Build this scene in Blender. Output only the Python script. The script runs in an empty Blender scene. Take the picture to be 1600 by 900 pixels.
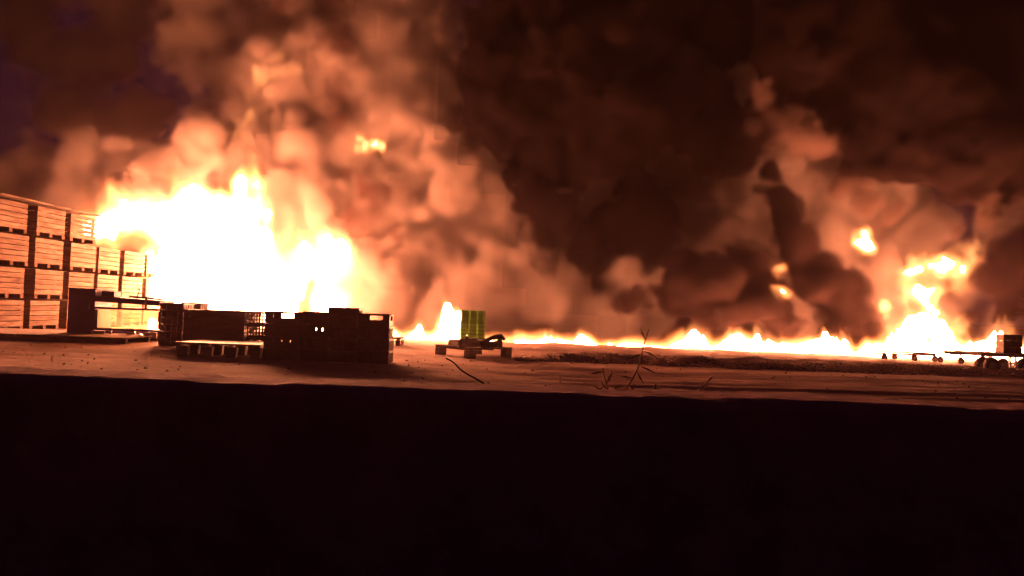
import bpy, bmesh, math, random
import numpy as np
from mathutils import Vector, Matrix, Euler

# ------------------------------------------------------------------ camera, sky, exposure
sc = bpy.context.scene
C = sc.collection
FPX, CAMZ = 1164.0, 1.0
cam = bpy.data.cameras.new('camera')
cam.lens = 36 * FPX / 1600; cam.sensor_width = 36; cam.clip_end = 3000; cam.clip_start = .05
camo = bpy.data.objects.new('camera', cam); C.objects.link(camo); sc.camera = camo
CM = (Matrix.Translation((0, 0, CAMZ)) @ Euler((math.radians(91.6), 0, 0)).to_matrix().to_4x4()
      @ Matrix.Rotation(math.radians(2.05), 4, 'Z'))
camo.matrix_world = CM
world = bpy.data.worlds.new('World'); sc.world = world; world.use_nodes = True
bg = world.node_tree.nodes['Background']
bg.inputs[0].default_value = (.0028, .0006, .0021, 1); bg.inputs[1].default_value = 1.0   # night sky
sc.view_settings.view_transform = 'Standard'; sc.view_settings.look = 'None'
sc.view_settings.exposure = 2.0; sc.view_settings.gamma = 1
cy = sc.cycles
cy.use_denoising = True; cy.max_bounces = 4; cy.diffuse_bounces = 2; cy.volume_bounces = 1
cy.transparent_max_bounces = 16; cy.sample_clamp_indirect = 6
cy.use_adaptive_sampling = True; cy.adaptive_threshold = .1; cy.adaptive_min_samples = 16
cy.volume_step_rate = 1.3; cy.volume_max_steps = 256

# ------------------------------------------------------------------ helpers
def ray(px, py):
    d = Vector((px - 800, 450 - py, -FPX)).normalized()
    return CM.to_3x3() @ d
def at(px, py, Y):
    d = ray(px, py); o = CM.translation
    return o + d * ((Y - o.y) / d.y)
def gp(px, py, z=0.0):
    d = ray(px, py); o = CM.translation
    return o + d * ((z - o.z) / d.z)
rnd = random.Random(7)

def tag(o, label, cat, group=None, kind=None):
    if label: o['label'] = label
    if cat: o['category'] = cat
    if group: o['group'] = group
    if kind: o['kind'] = kind
    return o
def thing(name, label, cat, loc=(0, 0, 0), rz=0, group=None):
    o = bpy.data.objects.new(name, None); C.objects.link(o)
    o.location = loc; o.rotation_euler = (0, 0, rz); o.empty_display_size = .2
    return tag(o, label, cat, group)
class MB:
    def __init__(s): s.bm = bmesh.new()
    def box(s, c, d, rot=None):
        m = Matrix.Translation(c)
        if rot is not None: m = m @ Euler(rot).to_matrix().to_4x4()
        m = m @ Matrix.Diagonal((d[0], d[1], d[2], 1))
        bmesh.ops.create_cube(s.bm, size=1, matrix=m); return s
    def bar(s, a, b, w, h=None):
        a, b = Vector(a), Vector(b); d = b - a; h = h or w
        m = Matrix.Translation((a + b) / 2) @ d.to_track_quat('Z', 'Y').to_matrix().to_4x4() @ Matrix.Diagonal((w, h, d.length, 1))
        bmesh.ops.create_cube(s.bm, size=1, matrix=m); return s
    def tube(s, pts, rs, n=6):
        pts = [Vector(p) for p in pts]
        if not hasattr(rs, '__len__'): rs = [rs] * len(pts)
        rings = []
        for i, p in enumerate(pts):
            t = (pts[min(i + 1, len(pts) - 1)] - pts[max(i - 1, 0)]).normalized()
            q = t.to_track_quat('Z', 'Y')
            rings.append([s.bm.verts.new(p + q @ Vector((math.cos(k * 2 * math.pi / n), math.sin(k * 2 * math.pi / n), 0)) * rs[i]) for k in range(n)])
        for a, b in zip(rings, rings[1:]):
            for k in range(n): s.bm.faces.new((a[k], a[(k + 1) % n], b[(k + 1) % n], b[k]))
        s.bm.faces.new(rings[0][::-1]); s.bm.faces.new(rings[-1]); return s
    def ring(s, c, axis, R, r, n=24, m=10):
        q = Vector(axis).to_track_quat('Z', 'Y'); c = Vector(c); vs = []
        for i in range(n):
            a = i * 2 * math.pi / n
            vs.append([s.bm.verts.new(c + q @ Vector(((R + r * math.cos(b)) * math.cos(a), (R + r * math.cos(b)) * math.sin(a), r * 1.05 * math.sin(b)))) for b in [j * 2 * math.pi / m for j in range(m)]])
        for i in range(n):
            for j in range(m):
                s.bm.faces.new((vs[i][j], vs[(i + 1) % n][j], vs[(i + 1) % n][(j + 1) % m], vs[i][(j + 1) % m]))
        return s
    def mesh(s, name, bevel=0):
        if bevel:
            bmesh.ops.bevel(s.bm, geom=s.bm.edges[:], offset=bevel, segments=1, affect='EDGES')
        bmesh.ops.recalc_face_normals(s.bm, faces=s.bm.faces)
        me = bpy.data.meshes.new(name); s.bm.to_mesh(me); s.bm.free(); return me
    def build(s, name, mat, parent=None, loc=(0, 0, 0), rz=0, bevel=0, smooth=False):
        me = s.mesh(name, bevel); return obj(name, me, mat, parent, loc, rz, smooth)
def obj(name, me, mat, parent=None, loc=(0, 0, 0), rz=0, smooth=False):
    if mat is not None and not me.materials: me.materials.append(mat)
    if smooth: me.shade_smooth()
    o = bpy.data.objects.new(name, me); C.objects.link(o)
    o.location = loc
    o.rotation_euler = rz if hasattr(rz, '__len__') else (0, 0, rz)
    if parent: o.parent = parent
    return o
def struct(o): o['kind'] = 'structure'; return o

# ------------------------------------------------------------------ materials
def mat(name, c1, c2, scale=4, rough=.8, stretch=(1, 1, 1), bump=.2, detail=6, spec=.3, metal=0, coord='Object', bscale=None, thr=(.35, .65)):
    m = bpy.data.materials.new(name); m.use_nodes = True; nt = m.node_tree; b = nt.nodes['Principled BSDF']
    N, L = nt.nodes.new, nt.links.new
    tc = N('ShaderNodeTexCoord'); mp = N('ShaderNodeMapping'); mp.inputs['Scale'].default_value = stretch
    L(tc.outputs[coord], mp.inputs[0])
    oi = N('ShaderNodeObjectInfo'); ad = N('ShaderNodeVectorMath'); ad.operation = 'ADD'
    sc_ = N('ShaderNodeVectorMath'); sc_.operation = 'SCALE'; sc_.inputs['Scale'].default_value = 37
    cx = N('ShaderNodeCombineXYZ'); L(oi.outputs['Random'], cx.inputs[0]); L(oi.outputs['Random'], cx.inputs[2]); L(cx.outputs[0], sc_.inputs[0])
    L(mp.outputs[0], ad.inputs[0]); L(sc_.outputs[0], ad.inputs[1])
    n = N('ShaderNodeTexNoise'); n.inputs['Scale'].default_value = scale; n.inputs['Detail'].default_value = detail; n.inputs['Roughness'].default_value = .62
    L(ad.outputs[0], n.inputs['Vector'])
    r = N('ShaderNodeValToRGB'); r.color_ramp.elements[0].color = (*c1, 1); r.color_ramp.elements[1].color = (*c2, 1)
    r.color_ramp.elements[0].position, r.color_ramp.elements[1].position = thr
    L(n.outputs['Fac'], r.inputs[0])
    hv = N('ShaderNodeHueSaturation'); mr = N('ShaderNodeMapRange'); mr.inputs[3].default_value = .78; mr.inputs[4].default_value = 1.15
    L(oi.outputs['Random'], mr.inputs[0]); L(mr.outputs[0], hv.inputs['Value']); L(r.outputs[0], hv.inputs['Color']); L(hv.outputs[0], b.inputs['Base Color'])
    b.inputs['Roughness'].default_value = rough; b.inputs['Specular IOR Level'].default_value = spec; b.inputs['Metallic'].default_value = metal
    if bump:
        n2 = N('ShaderNodeTexNoise'); n2.inputs['Scale'].default_value = bscale or scale * 4; n2.inputs['Detail'].default_value = 5
        L(ad.outputs[0], n2.inputs['Vector'])
        bp = N('ShaderNodeBump'); bp.inputs['Strength'].default_value = bump; bp.inputs['Distance'].default_value = .02
        L(n2.outputs['Fac'], bp.inputs['Height']); L(bp.outputs[0], b.inputs['Normal'])
    return m
M = dict(
    ground=mat('ground_dirt', (.28, .17, .13), (.5, .32, .25), .35, .9, (.35, 1.6, 1), .9, 10, .15, bscale=14),
    gravel=mat('gravel_stone', (.10, .075, .06), (.26, .2, .15), 3, .9, bump=.3),
    concrete=mat('dark_concrete', (.28, .15, .17), (.44, .25, .27), 5, .95, bump=.6, spec=.05),
    wood=mat('bin_wood', (.065, .046, .034), (.185, .14, .107), 3, .9, (.6, .6, 6), .25, 8, .04),
    wood_b=mat('bin_post_wood', (.05, .03, .02), (.11, .068, .045), 4, .9, (6, 6, .6), spec=.04),
    greywood=mat('weathered_wood', (.09, .06, .05), (.2, .14, .11), 4, .85, (1, 6, 6)),
    black=mat('black_plastic', (.07, .045, .05), (.13, .085, .09), 3, .42, bump=.06, spec=.45),
    black2=mat('black_film', (.06, .04, .05), (.12, .08, .095), 1.5, .3, (1, 1, 6), .35, spec=.5),
    green=mat('green_plastic', (.34, .6, .19), (.42, .66, .24), 3, .5, bump=.05),
    machine=mat('machine_flare_tint', (.07, .04, .16), (.11, .06, .22), 2, .45, bump=.05, spec=.5),  # purple-blue base colour holds the lens flare tint on a dark machine
    steel=mat('dull_steel', (.22, .2, .19), (.42, .4, .38), 5, .4, bump=.05, metal=.6),
    paint=mat('pale_paint', (.45, .4, .35), (.62, .56, .5), 5, .55, bump=.04),
    rubber=mat('tyre_rubber', (.08, .06, .055), (.16, .12, .11), 6, .8, bump=.2),
    streak=mat('near_black', (.004, .003, .003), (.009, .007, .007), 6, 1, bump=0, spec=0),
    redpaint=mat('red_brown_plastic', (.16, .04, .03), (.26, .07, .05), 3, .6, bump=.05),
    reed=mat('dry_reed', (.09, .07, .04), (.18, .14, .08), 6, .75, bump=.05),
    bark=mat('twig_bark', (.04, .03, .025), (.09, .07, .05), 8, .9, bump=.2),
)
def translucent(m, f):
    nt = m.node_tree; b = nt.nodes['Principled BSDF']; o = nt.nodes['Material Output']
    t = nt.nodes.new('ShaderNodeBsdfTranslucent'); x = nt.nodes.new('ShaderNodeMixShader'); x.inputs[0].default_value = f
    nt.links.new(b.inputs['Base Color'].links[0].from_socket, t.inputs[0])
    nt.links.new(b.outputs[0], x.inputs[1]); nt.links.new(t.outputs[0], x.inputs[2]); nt.links.new(x.outputs[0], o.inputs[0])
translucent(M['green'], .55)
def glass_mat():
    m = bpy.data.materials.new('dusty_glass'); m.use_nodes = True; nt = m.node_tree; nt.nodes.clear()
    N, L = nt.nodes.new, nt.links.new
    o = N('ShaderNodeOutputMaterial'); mx = N('ShaderNodeMixShader'); t = N('ShaderNodeBsdfTransparent'); g = N('ShaderNodeBsdfGlossy'); mx2 = N('ShaderNodeMixShader'); d = N('ShaderNodeBsdfTranslucent')
    n = N('ShaderNodeTexNoise'); n.inputs['Scale'].default_value = 2.5; n.inputs['Detail'].default_value = 6
    mr = N('ShaderNodeMapRange'); mr.inputs[1].default_value = .4; mr.inputs[2].default_value = .75; mr.inputs[3].default_value = .05; mr.inputs[4].default_value = .45
    L(n.outputs['Fac'], mr.inputs[0]); L(mr.outputs[0], mx.inputs[0])
    t.inputs[0].default_value = (.92, .82, .68, 1); d.inputs[0].default_value = (.6, .5, .4, 1); g.inputs['Roughness'].default_value = .1
    L(t.outputs[0], mx.inputs[1]); L(d.outputs[0], mx.inputs[2])
    mx2.inputs[0].default_value = .07; L(mx.outputs[0], mx2.inputs[1]); L(g.outputs[0], mx2.inputs[2]); L(mx2.outputs[0], o.inputs[0])
    return m
M['glass'] = glass_mat()
FIRE_COL = (1, .29, .125)
def fire_core_mat(strength):
    m = bpy.data.materials.new('flame_core'); m.use_nodes = True; nt = m.node_tree; nt.nodes.clear()
    o = nt.nodes.new('ShaderNodeOutputMaterial'); e = nt.nodes.new('ShaderNodeEmission')
    e.inputs[0].default_value = (*FIRE_COL, 1); e.inputs[1].default_value = strength
    nt.links.new(e.outputs[0], o.inputs[0]); return m
def flame_vol_mat(name, K, cols=((0, (1, .13, .02)), (.35, (1, .3, .07)), (1, FIRE_COL))):
    m = bpy.data.materials.new(name); m.use_nodes = True; nt = m.node_tree; nt.nodes.clear()
    N, L = nt.nodes.new, nt.links.new
    o = N('ShaderNodeOutputMaterial'); e = N('ShaderNodeEmission'); a = N('ShaderNodeAttribute'); a.attribute_name = 'density'
    r = N('ShaderNodeValToRGB'); els = r.color_ramp.elements
    for i, (p, c) in enumerate(cols):
        el = els[i] if i < 2 else els.new(p)
        el.position = p; el.color = (*c, 1)
    pw = N('ShaderNodeMath'); pw.operation = 'POWER'; pw.inputs[1].default_value = 1.6; L(a.outputs['Fac'], pw.inputs[0])
    ml = N('ShaderNodeMath'); ml.operation = 'MULTIPLY'; ml.inputs[1].default_value = K; L(pw.outputs[0], ml.inputs[0])
    L(a.outputs['Fac'], r.inputs[0]); L(r.outputs[0], e.inputs[0]); L(ml.outputs[0], e.inputs[1]); L(e.outputs[0], o.inputs['Volume'])
    return m
def smoke_mat(name, col, dens, aniso=0.15):
    m = bpy.data.materials.new(name); m.use_nodes = True; nt = m.node_tree; nt.nodes.clear()
    o = nt.nodes.new('ShaderNodeOutputMaterial'); p = nt.nodes.new('ShaderNodeVolumePrincipled')
    p.inputs['Color'].default_value = (*col, 1); p.inputs['Density'].default_value = dens; p.inputs['Anisotropy'].default_value = aniso
    nt.links.new(p.outputs[0], o.inputs['Volume']); return m
M['flame'] = flame_vol_mat('flame_gas', 4.5)
M['line'] = flame_vol_mat('flame_line', 2.6)
M['soft'] = flame_vol_mat('flame_soft', 1.5, ((0, (1, .17, .03)), (.4, (1, .33, .09)), (1, (1, .42, .15))))
M['wisp'] = flame_vol_mat('flame_wisp', .45, ((0, (1, .2, .05)), (.5, (1, .3, .09)), (1, (1, .34, .1))))

# ------------------------------------------------------------------ volume grids (computed here, turned into a volume by geometry nodes)
def up(n, m):
    t = np.linspace(0, m - 3 - 1e-4, n); i = t.astype(int); f = t - i
    W = np.zeros((n, m), np.float32)
    b = [(1 - f) ** 3 / 6, (3 * f ** 3 - 6 * f ** 2 + 4) / 6, (-3 * f ** 3 + 3 * f ** 2 + 3 * f + 1) / 6, f ** 3 / 6]
    for k in range(4): W[np.arange(n), i + k] = b[k]
    return W
def octave(shape, size, lam, rng):
    m = [max(4, int(s / l) + 4) for s, l in zip(size, lam)]
    g = rng.standard_normal(m).astype(np.float32)
    for a in range(3):
        g = np.moveaxis(np.tensordot(up(shape[a], m[a]), g, axes=(1, a)), 0, a)
    return g * 1.9
class Grid:
    def __init__(s, lo, hi, vox, seed=1):
        s.lo = np.array(lo, float); s.vox = vox
        s.shape = tuple(int(round((b - a) / vox)) + 1 for a, b in zip(lo, hi))
        s.hi = s.lo + (np.array(s.shape) - 1) * vox
        s.size = s.hi - s.lo; s.rng = np.random.default_rng(seed)
        s.ax = [s.lo[a] + np.arange(s.shape[a], dtype=np.float32) * vox for a in range(3)]
        s.F = np.full(s.shape, -3.0, np.float32)
    def sphere(s, c, r, sy=1.0, margin=.7):
        R = r + margin; e = (R, R / sy if sy < 1 else R, R)
        i0 = [max(0, int((c[a] - e[a] - s.lo[a]) / s.vox)) for a in range(3)]
        i1 = [min(s.shape[a], int((c[a] + e[a] - s.lo[a]) / s.vox) + 2) for a in range(3)]
        if any(b <= a for a, b in zip(i0, i1)): return
        x, y, z = [s.ax[a][i0[a]:i1[a]] - c[a] for a in range(3)]
        d = np.sqrt((x * x)[:, None, None] + ((y * sy) ** 2)[None, :, None] + (z * z)[None, None, :])
        v = s.F[i0[0]:i1[0], i0[1]:i1[1], i0[2]:i1[2]]
        np.maximum(v, r - d, out=v)
    def billow(s, c, r, levels=2, n=14, k=.45):
        s.sphere(c, r)
        if levels == 0: return
        for _ in range(n):
            d = s.rng.standard_normal(3); d /= np.linalg.norm(d)
            rr = r * k * s.rng.uniform(.6, 1.15)
            s.billow(np.array(c) + d * r * .88, rr, levels - 1, n, k)
    def noise(s, lams, gain=.55, st=(1, 1, 1)):
        o = 0; a = 1
        for l in lams:
            o = o + a * octave(s.shape, s.size, [l * q for q in st], s.rng); a *= gain
        return o
    def warp(s, F, lams, amp):
        n = [np.arange(k, dtype=np.float32) for k in s.shape]; idx = []
        for a in range(3):
            sh = [1, 1, 1]; sh[a] = -1
            w = n[a].reshape(sh) + s.noise(lams, .5) * (amp / s.vox)
            idx.append(np.clip(w, 0, s.shape[a] - 1.001))
        i = [q.astype(np.int32) for q in idx]; f = [q - j for q, j in zip(idx, i)]
        flat = F.ravel(); sy_, sx_ = s.shape[2], s.shape[1] * s.shape[2]
        b = i[0] * sx_ + i[1] * sy_ + i[2]; out = 0
        for dx in (0, 1):
            for dy in (0, 1):
                w = (f[0] if dx else 1 - f[0]) * (f[1] if dy else 1 - f[1])
                o = b + dx * sx_ + dy * sy_
                out = out + w * (flat[o] * (1 - f[2]) + flat[o + 1] * f[2])
        return out
    def fade(s, d, w=(1, 1, 1), bottom=False):
        for a in range(3):
            t = np.minimum((s.ax[a] - s.lo[a]) if not (a == 2 and not bottom) else 99 + 0 * s.ax[a], s.hi[a] - s.ax[a]) / w[a]
            t = np.clip(t, 0, 1); t = t * t * (3 - 2 * t)
            sh = [1, 1, 1]; sh[a] = -1; d = d * t.reshape(sh).astype(np.float32)
        return d
def sstep(x): x = np.clip(x, 0, 1); return x * x * (3 - 2 * x)
def grid_mesh(name, d):
    me = bpy.data.meshes.new(name); me.vertices.add(d.size)
    a = me.attributes.new('grid_value', 'FLOAT', 'POINT'); a.data.foreach_set('value', np.ascontiguousarray(d, np.float32).ravel()); return me
def grid_nodes(g, material, surface=None):
    ng = bpy.data.node_groups.new('grid_to_volume', 'GeometryNodeTree')
    ng.interface.new_socket('Geometry', in_out='INPUT', socket_type='NodeSocketGeometry')
    ng.interface.new_socket('Geometry', in_out='OUTPUT', socket_type='NodeSocketGeometry')
    N, L = ng.nodes.new, ng.links.new
    gi, go, pos = N('NodeGroupInput'), N('NodeGroupOutput'), N('GeometryNodeInputPosition')
    def vm(op, a, b=None):
        n = N('ShaderNodeVectorMath'); n.operation = op; L(a, n.inputs[0])
        if b is not None: n.inputs[1].default_value = b
        return n.outputs[0]
    p = vm('SUBTRACT', pos.outputs[0], tuple(g.lo)); p = vm('MULTIPLY', p, tuple((np.array(g.shape) - 1) / g.size))
    p = vm('FLOOR', vm('ADD', p, (.5, .5, .5)))
    dt = N('ShaderNodeVectorMath'); dt.operation = 'DOT_PRODUCT'; L(p, dt.inputs[0]); dt.inputs[1].default_value = (g.shape[1] * g.shape[2], g.shape[2], 1)
    si = N('GeometryNodeSampleIndex'); na = N('GeometryNodeInputNamedAttribute'); na.inputs[0].default_value = 'grid_value'
    L(gi.outputs[0], si.inputs['Geometry']); L(na.outputs[0], si.inputs['Value']); L(dt.outputs['Value'], si.inputs['Index'])
    vc = N('GeometryNodeVolumeCube'); L(si.outputs[0], vc.inputs['Density'])
    vc.inputs['Min'].default_value = g.lo; vc.inputs['Max'].default_value = g.hi
    for k, n in zip('XYZ', g.shape): vc.inputs['Resolution ' + k].default_value = n
    out = vc.outputs[0]
    if surface:
        v2 = N('GeometryNodeVolumeToMesh'); L(out, v2.inputs[0]); v2.inputs['Threshold'].default_value = surface
        if 'Resolution Mode' in v2.inputs: v2.inputs['Resolution Mode'].default_value = 'Size'
        else: v2.resolution_mode = 'VOXEL_SIZE'
        v2.inputs['Voxel Size'].default_value = g.vox * 1.6; v2.inputs['Adaptivity'].default_value = .3; out = v2.outputs[0]
    sm = N('GeometryNodeSetMaterial'); sm.inputs['Material'].default_value = material; L(out, sm.inputs[0]); L(sm.outputs[0], go.inputs[0])
    return ng
def volume_obj(name, g, d, material, parent=None):
    o = bpy.data.objects.new(name, grid_mesh(name, d)); C.objects.link(o)
    o.data.materials.append(material)
    md = o.modifiers.new('volume', 'NODES'); md.node_group = grid_nodes(g, material)
    if parent: o.parent = parent; o.matrix_parent_inverse = parent.matrix_world.inverted()
    return o
def core_obj(name, g, d, thr, material, parent):
    t = bpy.data.objects.new(name, grid_mesh(name, d)); C.objects.link(t)
    md = t.modifiers.new('surface', 'NODES'); md.node_group = grid_nodes(g, material, thr)
    dg = bpy.context.evaluated_depsgraph_get(); me = bpy.data.meshes.new_from_object(t.evaluated_get(dg))
    old = t.data; bpy.data.objects.remove(t); bpy.data.meshes.remove(old)
    co = np.empty(len(me.vertices) * 3, np.float32); me.vertices.foreach_get('co', co); co = co.reshape(-1, 3)
    ed = np.empty(len(me.edges) * 2, np.int32); me.edges.foreach_get('vertices', ed); ed = ed.reshape(-1, 2)
    lab = np.arange(len(co))
    while True:                                    # label the loose tongues of flame
        new = lab.copy(); np.minimum.at(new, ed[:, 0], lab[ed[:, 1]]); np.minimum.at(new, ed[:, 1], lab[ed[:, 0]])
        new = new[new]
        if (new == lab).all(): break
        lab = new
    polys = [tuple(p.vertices) for p in me.polygons]; bpy.data.meshes.remove(me)
    by = {}
    for p in polys: by.setdefault(int(lab[p[0]]), []).append(p)
    for k, ps in by.items():
        if len(ps) < 12: continue
        vs = sorted({v for p in ps for v in p}); mp = {v: i for i, v in enumerate(vs)}
        m2 = bpy.data.meshes.new(name); m2.from_pydata(co[vs].tolist(), [], [[mp[v] for v in p] for p in ps])
        m2.materials.append(material); m2.shade_smooth()
        o = bpy.data.objects.new(name, m2); C.objects.link(o); o.parent = parent; o.matrix_parent_inverse = parent.matrix_world.inverted()

# ------------------------------------------------------------------ ground
def dense(lo, hi, step, far_lo, far_hi):
    a = np.arange(lo, hi + 1e-6, step); l = [lo]; s = step
    while l[-1] > far_lo: s *= 1.5; l.append(l[-1] - s)
    r = [a[-1]]; s = step
    while r[-1] < far_hi: s *= 1.5; r.append(r[-1] + s)
    return np.concatenate([np.array(l[1:])[::-1], a, np.array(r[1:])])
gx = dense(-16, 16, .09, -700, 700); gy = dense(5.5, 23, .06, -700, 1500)
grg = np.random.default_rng(3)
def noise2(nx, ny, lx, ly, sx, sy):
    m = (int(sx / lx) + 4, int(sy / ly) + 4); g = grg.standard_normal(m)
    return up(nx, m[0]) @ g @ up(ny, m[1]).T * 1.5
nx, ny = len(gx), len(gy)
X, Y = np.meshgrid(gx, gy, indexing='ij')
i0, i1 = np.searchsorted(gx, -16), np.searchsorted(gx, 16); j0, j1 = np.searchsorted(gy, 5.5), np.searchsorted(gy, 23)
H = np.zeros((nx, ny))
sx, sy, n1, n2 = 32, 17.5, i1 - i0, j1 - j0
h = .012 * noise2(n1, n2, 3, 1.2, sx, sy) + .006 * noise2(n1, n2, .5, .35, sx, sy) + .004 * noise2(n1, n2, .2, .15, sx, sy)
xs, ys = X[i0:i1, j0:j1], Y[i0:i1, j0:j1]
rut = noise2(n1, n2, 9, .22, sx, sy) * .03 + noise2(n1, n2, 6, .12, sx, sy) * .016
h += rut * np.clip((xs + 2) / 4, .3, 1) * np.clip((14 - ys) / 1.0, 0, 1)
foot = 14.25 + .12 * noise2(n1, n2, 1.2, 30, sx, sy)
rdg = np.clip((ys - foot) / .8, 0, 1); rdg = rdg * rdg * (3 - 2 * rdg) * (1 - np.clip((ys - foot - 1.3) / 2.2, 0, 1) * .75)
rmask = np.clip((xs - .1) / 1.3, 0, 1)
h += rmask * rdg * (.13 + .03 * noise2(n1, n2, .35, .3, sx, sy) + .02 * noise2(n1, n2, .16, .15, sx, sy))
H[i0:i1, j0:j1] = h * np.clip(np.minimum(np.minimum(xs + 16, 16 - xs), np.minimum(ys - 5.5, 23 - ys)), 0, 1)
def ground_z(x, y):
    i = min(max(np.searchsorted(gx, x), 0), nx - 1); j = min(max(np.searchsorted(gy, y), 0), ny - 1); return float(H[i, j])
me = bpy.data.meshes.new('ground')
idx = np.arange(nx * ny).reshape(nx, ny)
faces = np.stack([idx[:-1, :-1], idx[1:, :-1], idx[1:, 1:], idx[:-1, 1:]], -1).reshape(-1, 4)
me.vertices.add(nx * ny); me.vertices.foreach_set('co', np.stack([X, Y, H], -1).astype(np.float32).ravel())
me.loops.add(faces.size); me.loops.foreach_set('vertex_index', faces.ravel().astype(np.int32))
me.polygons.add(len(faces)); me.polygons.foreach_set('loop_start', np.arange(0, faces.size, 4, dtype=np.int32))
me.update(calc_edges=True)
struct(obj('ground', me, M['ground'], smooth=True))

# ------------------------------------------------------------------ low wall in front of the camera
WY = 2.2; wz = CAMZ - WY * 130 / FPX
m = MB(); n = 260
prof = []
r2 = random.Random(11)
step = 0
for i in range(n + 1):
    x = -5 + 10 * i / n
    if r2.random() < .10: step = r2.uniform(-.009, .004)
    step *= .9
    z = wz + step + r2.uniform(-.002, .002) + .003 * math.sin(x * 2.1)
    dy = r2.uniform(-.004, .004)
    prof.append([m.bm.verts.new(p) for p in ((x, WY - .02 + dy, -.02), (x, WY - .02 + dy, z - .03), (x, WY + dy * .6, z - .006), (x, WY + .03, z), (x, WY + .26 + dy, z - .004), (x, WY + .30, z - .03), (x, WY + .30, -.02))])
for a, b in zip(prof, prof[1:]):
    for k in range(6): m.bm.faces.new((a[k], b[k], b[k + 1], a[k + 1]))
tag(m.build('parapet_wall', M['concrete'], smooth=False), 'low dark rough-edged wall across the whole front of the photo', 'wall')

# ------------------------------------------------------------------ stacked wooden bins at the left
BW, BD, BH, PX = 1.2, 1.2, .80, -12.1
pl_x = MB().box((0, 0, 0), (.022, BW, .112)).mesh('plank', .004)
pl_y = MB().box((0, 0, 0), (BD - .05, .022, .112)).mesh('plank', .004)
post_me = MB().box((0, 0, 0), (.07, .07, .62)).mesh('corner_post')
run_me = MB().box((0, 0, 0), (BD, .12, .1)).mesh('runner')
deck_me = MB().box((0, 0, 0), (BD - .05, BW - .02, .02)).mesh('floor_board')
for q in (pl_x, pl_y, deck_me): q.materials.append(M['wood'])
post_me.materials.append(M['wood_b']); run_me.materials.append(M['wood_b'])
col_words = ['stack cut by the photo edge', 'second stack from the photo edge', 'third stack, behind the dark machine', 'lower fourth stack near the flames', 'fifth stack, against the big fire', 'sixth stack, inside the big fire']
tier_words = {4: ['bottom', 'second lowest', 'second highest', 'topmost'], 3: ['bottom', 'middle', 'topmost']}
for ci in range(6):
    nt_ = 4 if ci < 3 else 3
    y0 = 17.35 + ci * 1.46
    lean = rnd.uniform(-.02, .02)
    for t in range(nt_):
        b = thing('wooden_bin', 'pale slatted wooden bin, %s in the %s' % (tier_words[nt_][t], col_words[ci]), 'bin',
                  (PX - BD / 2 + rnd.uniform(-.035, .035) + lean * t, y0 + BW / 2 + rnd.uniform(-.03, .03), .03 + t * BH), rnd.uniform(-.025, .025), 'wooden bins in the high stacks')
        for k in range(3): obj('runner', run_me, None, b, (0, (k - 1) * (BW / 2 - .06), .05))
        obj('floor_board', deck_me, None, b, (0, 0, .112))
        for sx_ in (-1, 1):
            for sy_ in (-1, 1): obj('corner_post', post_me, None, b, (sx_ * (BD / 2 - .065), sy_ * (BW / 2 - .065), .435))
        for k in range(5):
            z = .175 + k * .128
            for s in (-1, 1):
                obj('plank', pl_x, None, b, (s * (BD / 2 - .011 + rnd.uniform(-.003, .003)), 0, z), (rnd.uniform(-.006, .006), 0, 0))
                if s < 0 or ci == 0: obj('plank', pl_y, None, b, (0, s * (BW / 2 - .02), z))
m = MB().box((0, 0, 0), (1.5, 4.3, .035))
tag(m.build('cover_board', M['wood'], None, (PX - .55, 19.35, 4 * BH + .09), (0, math.radians(3), 0), .004), 'long thin board roofing the three tallest wooden bin stacks', 'board')

# ------------------------------------------------------------------ machine in front of the bins
MY = 16.3
def X_at(px, py, Y): return at(px, py, Y).x
def Z_at(px, py, Y): return at(px, py, Y).z
mx0, mx1, mx2 = X_at(107, 500, MY), X_at(149, 500, MY), X_at(252, 500, MY)
mc = thing('packing_machine', 'dark machine with tall cabinet and long glass panel before the wooden bins', 'machine', ((mx0 + mx2) / 2, MY, 0))
ox = (mx0 + mx2) / 2
ztop, zroof, zglt, zglb = Z_at(128, 452, MY), Z_at(200, 466, MY), Z_at(200, 484, MY), Z_at(200, 514, MY)
def mpart(name, c, d, mt, bevel=.01, rot=(0, 0, 0), par=None):
    return MB().box((0, 0, 0), d).build(name, M[mt], par or mc, (c[0] - ox, c[1] - MY, c[2]), rot, bevel)
cab = mpart('cabinet', ((mx0 + mx1) / 2, MY + .3, ztop / 2 + .02), (mx1 - mx0, .7, ztop - .04), 'machine')
h_ = MB().box((0, 0, 0), (.02, .03, .12)).build('handle', M['steel'], cab, (.18, -.365, .15))
mpart('cabinet_cap', ((mx0 + mx1) / 2, MY + .3, ztop + .012), (mx1 - mx0 + .05, .76, .03), 'machine')
gw = mx2 - mx1
mpart('canopy', ((mx1 + mx2) / 2 - .02, MY + .3, zroof - .06), (gw, .75, .12), 'machine', .015, (0, math.radians(2.0), 0))
mpart('control_box', (mx1 + .16, MY + .3, zroof + .075), (.28, .3, .13), 'machine')
fr = MB()
for z, hh in ((zglt + .02, .045), (zglb - .02, .05)): fr.box(((mx1 + mx2) / 2 - ox, 0, z), (gw, .06, hh))
for x in (mx1 + .03, mx2 - .03): fr.box((x - ox, .001, (zglt + zglb) / 2), (.06, .058, zglt - zglb - .02))
wf = fr.build('window_frame', M['machine'], mc)
MB().box((0, 0, 0), (gw - .12, .008, zglt - zglb)).build('glass_pane', M['glass'], wf, ((mx1 + mx2) / 2 - ox, .0, (zglt + zglb) / 2))
mpart('upright', (mx2 - .32, MY - .06, zroof - .1), (.05, .04, .3), 'paint', .005)
for x in (mx1 + .33, mx2 - .35): mpart('leg', (x, MY + .02, zglb / 2 - .02), (.055, .055, zglb - .04), 'paint', .005)
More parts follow.
